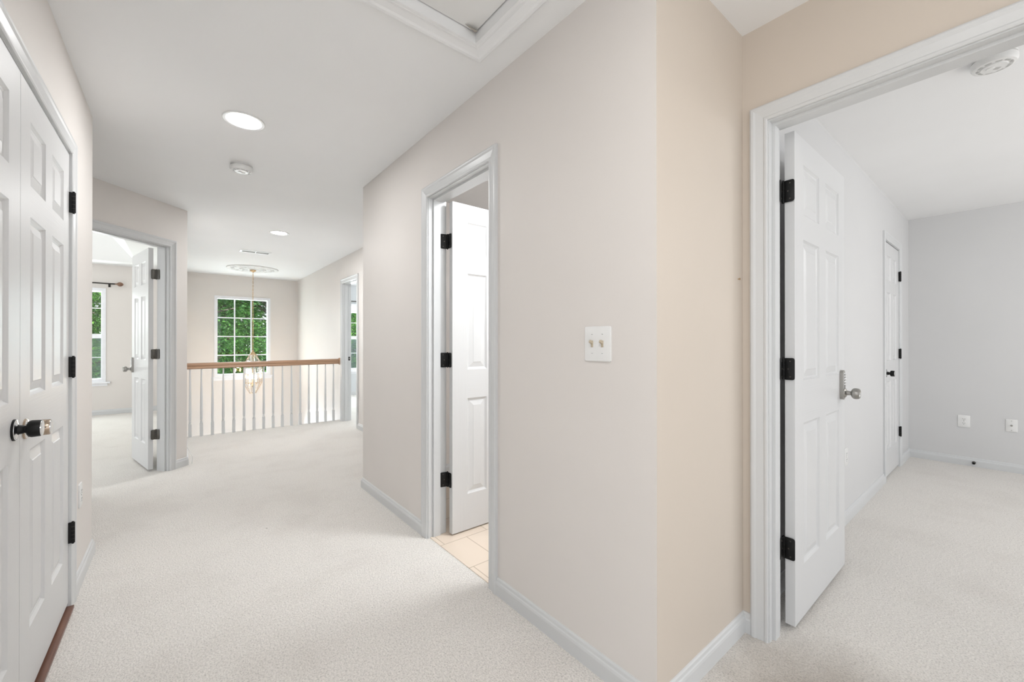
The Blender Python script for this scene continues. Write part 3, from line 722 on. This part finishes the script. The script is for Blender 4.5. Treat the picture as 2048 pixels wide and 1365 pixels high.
b = BM(); lathe(b, [(.0075, 0), (.0075, .004), (.0048, .0045), (.0048, .012)], 14, Matrix.Translation((0, -.006, 0)) @ RotTo((0, -1, 0))); obj('coaxial_jack', b, NICKEL, r, True)
for z in (-.042, .042):
    b = BM(); lathe(b, [(.003, 0), (.0026, .001)], 10, Matrix.Translation((0, -.006, z)) @ RotTo((0, -1, 0))); obj('screw', b, NICKEL, r)
r = face_root('door_stop', (XF-.013, .265, .038), -PI/2, 'small dark round door stop on the baseboard of the far bedroom wall', 'door stop')
b = BM(); lathe(b, [(.013, 0), (.013, .003), (.007, .006), (.007, .030)], 16, RotTo((0, -1, 0))); obj('stop_base', b, GREYPL, r, True)
b = BM(); lathe(b, [(.010, .030), (.0105, .040), (.008, .043)], 16, RotTo((0, -1, 0))); obj('rubber_tip', b, BLACK, r, True)
b = BM(); lathe(b, [(.0022, -.002), (.0022, .006), (.004, .006), (.004, .008)], 10, RotTo((0, -1, 0)))
tag(obj('wall_nail', b, BRASS, None, True, (1.755, YJ, 1.435)), 'small brass nail in the tan wall beside the bedroom door casing', 'nail')
b = BM(); tube(b, [(.062, 5.022, .17), (.070, 5.016, .155), (.078, 5.012, .13), (.085, 5.012, .11), (.099, 5.014, .08), (.101, 5.02, .045), (.098, 5.03, .004)], .0026, 6)
tag(obj('loose_cable', b, PLASTIC, None, True), 'thin white cable hanging at the foot of the angled wall corner', 'cable')

# ------------------------------------------------------------------ outside
bm = BM(); box(bm, (-40, 9.9, -3.1), (40, 60, -3.0))
struct(obj('ground_outside', bm, LAWN), 'grass of the front yard beyond the windows', 'ground')
def tree(name, x, y, height, rad, leafm, n, seed, label, size=.075, base=.8):
    rnd = random.Random(seed); r = empty(name, (x, y, -3.0)); tag(r, label, 'tree', 'trees outside the windows')
    b = BM(); pts = [(rnd.uniform(-.06, .06)*k, rnd.uniform(-.06, .06)*k, height*.92*k/6) for k in range(7)]
    rings = []
    for k, p in enumerate(pts):
        rr = .16*(1-k/7)+.02; rings.append([b.verts.new((p[0]+rr*math.cos(2*PI*q/10), p[1]+rr*math.sin(2*PI*q/10), p[2])) for q in range(10)])
    for a, c in zip(rings, rings[1:]):
        for q in range(10): b.faces.new((a[q], a[(q+1) % 10], c[(q+1) % 10], c[q]))
    b.faces.new(rings[0][::-1]); b.faces.new(rings[-1])
    clusters = []
    nc = 190
    for k in range(nc):
        t = base/height+(1-base/height)*rnd.random()**.9
        env = rad*(1-t)**.65*1.1+.25; a = rnd.uniform(0, 2*PI); q = env*(.45+.55*rnd.random()**.5)
        c = Vector((q*math.cos(a), q*math.sin(a), height*t)); clusters.append(c)
        if k % 3 == 0:
            i = min(5, int(t*6)); p = Vector(pts[i]); tube(b, [p, (p+c)/2+Vector((0, 0, .1)), c], .022, 5)
    obj('trunk', b, BARK, r, True)
    b = BM(); per = n//nc
    for c in clusters:
        cr = rnd.uniform(.28, .55); out = Vector((c.x, c.y, .25)).normalized()
        for j in range(per):
            v = Vector((rnd.gauss(0, 1), rnd.gauss(0, 1), rnd.gauss(0, .62))).normalized()*cr*rnd.random()**.4
            p = c+v; d = (v.normalized()*.7+out*.5+Vector((rnd.uniform(-.6, .6), rnd.uniform(-.6, .6), rnd.uniform(-.7, .1)))).normalized()
            s = d.orthogonal().normalized(); s = Matrix.Rotation(rnd.uniform(0, 2*PI), 3, d) @ s
            L_ = size*rnd.uniform(.6, 1.3); wd = L_*.24; m = d.cross(s)*L_*.06
            q = [p, p+d*L_*.5+s*wd+m, p+d*L_, p+d*L_*.5-s*wd+m]
            b.faces.new([b.verts.new(w) for w in q])
    o = obj('foliage', b, leafm, r); o['kind'] = 'stuff'
    return r
tree('evergreen_tree', .2, 13.2, 7.4, 1.7, LEAF1, 48000, 1, 'dark green tree filling the left side of the gridded window')
tree('evergreen_tree', 2.3, 13.8, 7.8, 1.9, LEAF1, 48000, 2, 'mid green tree filling the right side of the gridded window')
tree('broadleaf_tree', -2.3, 13.0, 7.2, 1.8, LEAF2, 44000, 3, 'bright green leafy tree outside the left bedroom window', .075)
tree('broadleaf_tree', 5.0, 13.6, 7.2, 1.9, LEAF2, 44000, 4, 'light green leafy tree outside the far right window', .075)
tree('background_tree', -4.6, 16.5, 9.5, 3.0, LEAF1, 26000, 5, 'large dark tree behind the bright tree at far left', .20)
tree('background_tree', -.6, 17.5, 10.0, 3.2, LEAF1, 26000, 6, 'large dark tree farther back behind the gridded window', .20)
tree('background_tree', 3.4, 17.8, 10.0, 3.2, LEAF1, 26000, 8, 'large dark tree farther back at the right of the gridded window', .20)
tree('background_tree', 7.4, 17.5, 9.5, 3.0, LEAF1, 26000, 9, 'large dark tree farther back behind the far right window', .20)
# added fill lights without fixtures, brightening the rooms and the landing
area('bathroom_fill', (1.95, 1.35, 2.40), (0, 0, 0), .4, .4, 19, (.95, .98, 1))  # unseen panel added to light the door leaf and tile
pointl('bathroom_side_fill', (1.75, .98, 2.05), 5, .14, (.95, .98, 1))  # added to lift the bathroom door and ceiling, no vanity built
pointl('bedroom_fill', (3.9, -1.7, 2.0), 21, .2, (1, .99, .97))  # added out of view to brighten the right bedroom
pointl('left_bedroom_fill', (-2.3, 6.8, 2.2), 11, .2, (1, .99, .97))  # added to brighten the left bedroom and its window frame
pointl('far_bedroom_fill', (3.6, 7.0, 2.1), 16, .2, (1, .99, .97))  # added to brighten the room beyond the far doorway
area('overhead_fill', (.20, .12, 2.42), (0, 0, 0), .16, .16, 5.5, (1, .99, .98))  # added fill above the camera, not a built fixture
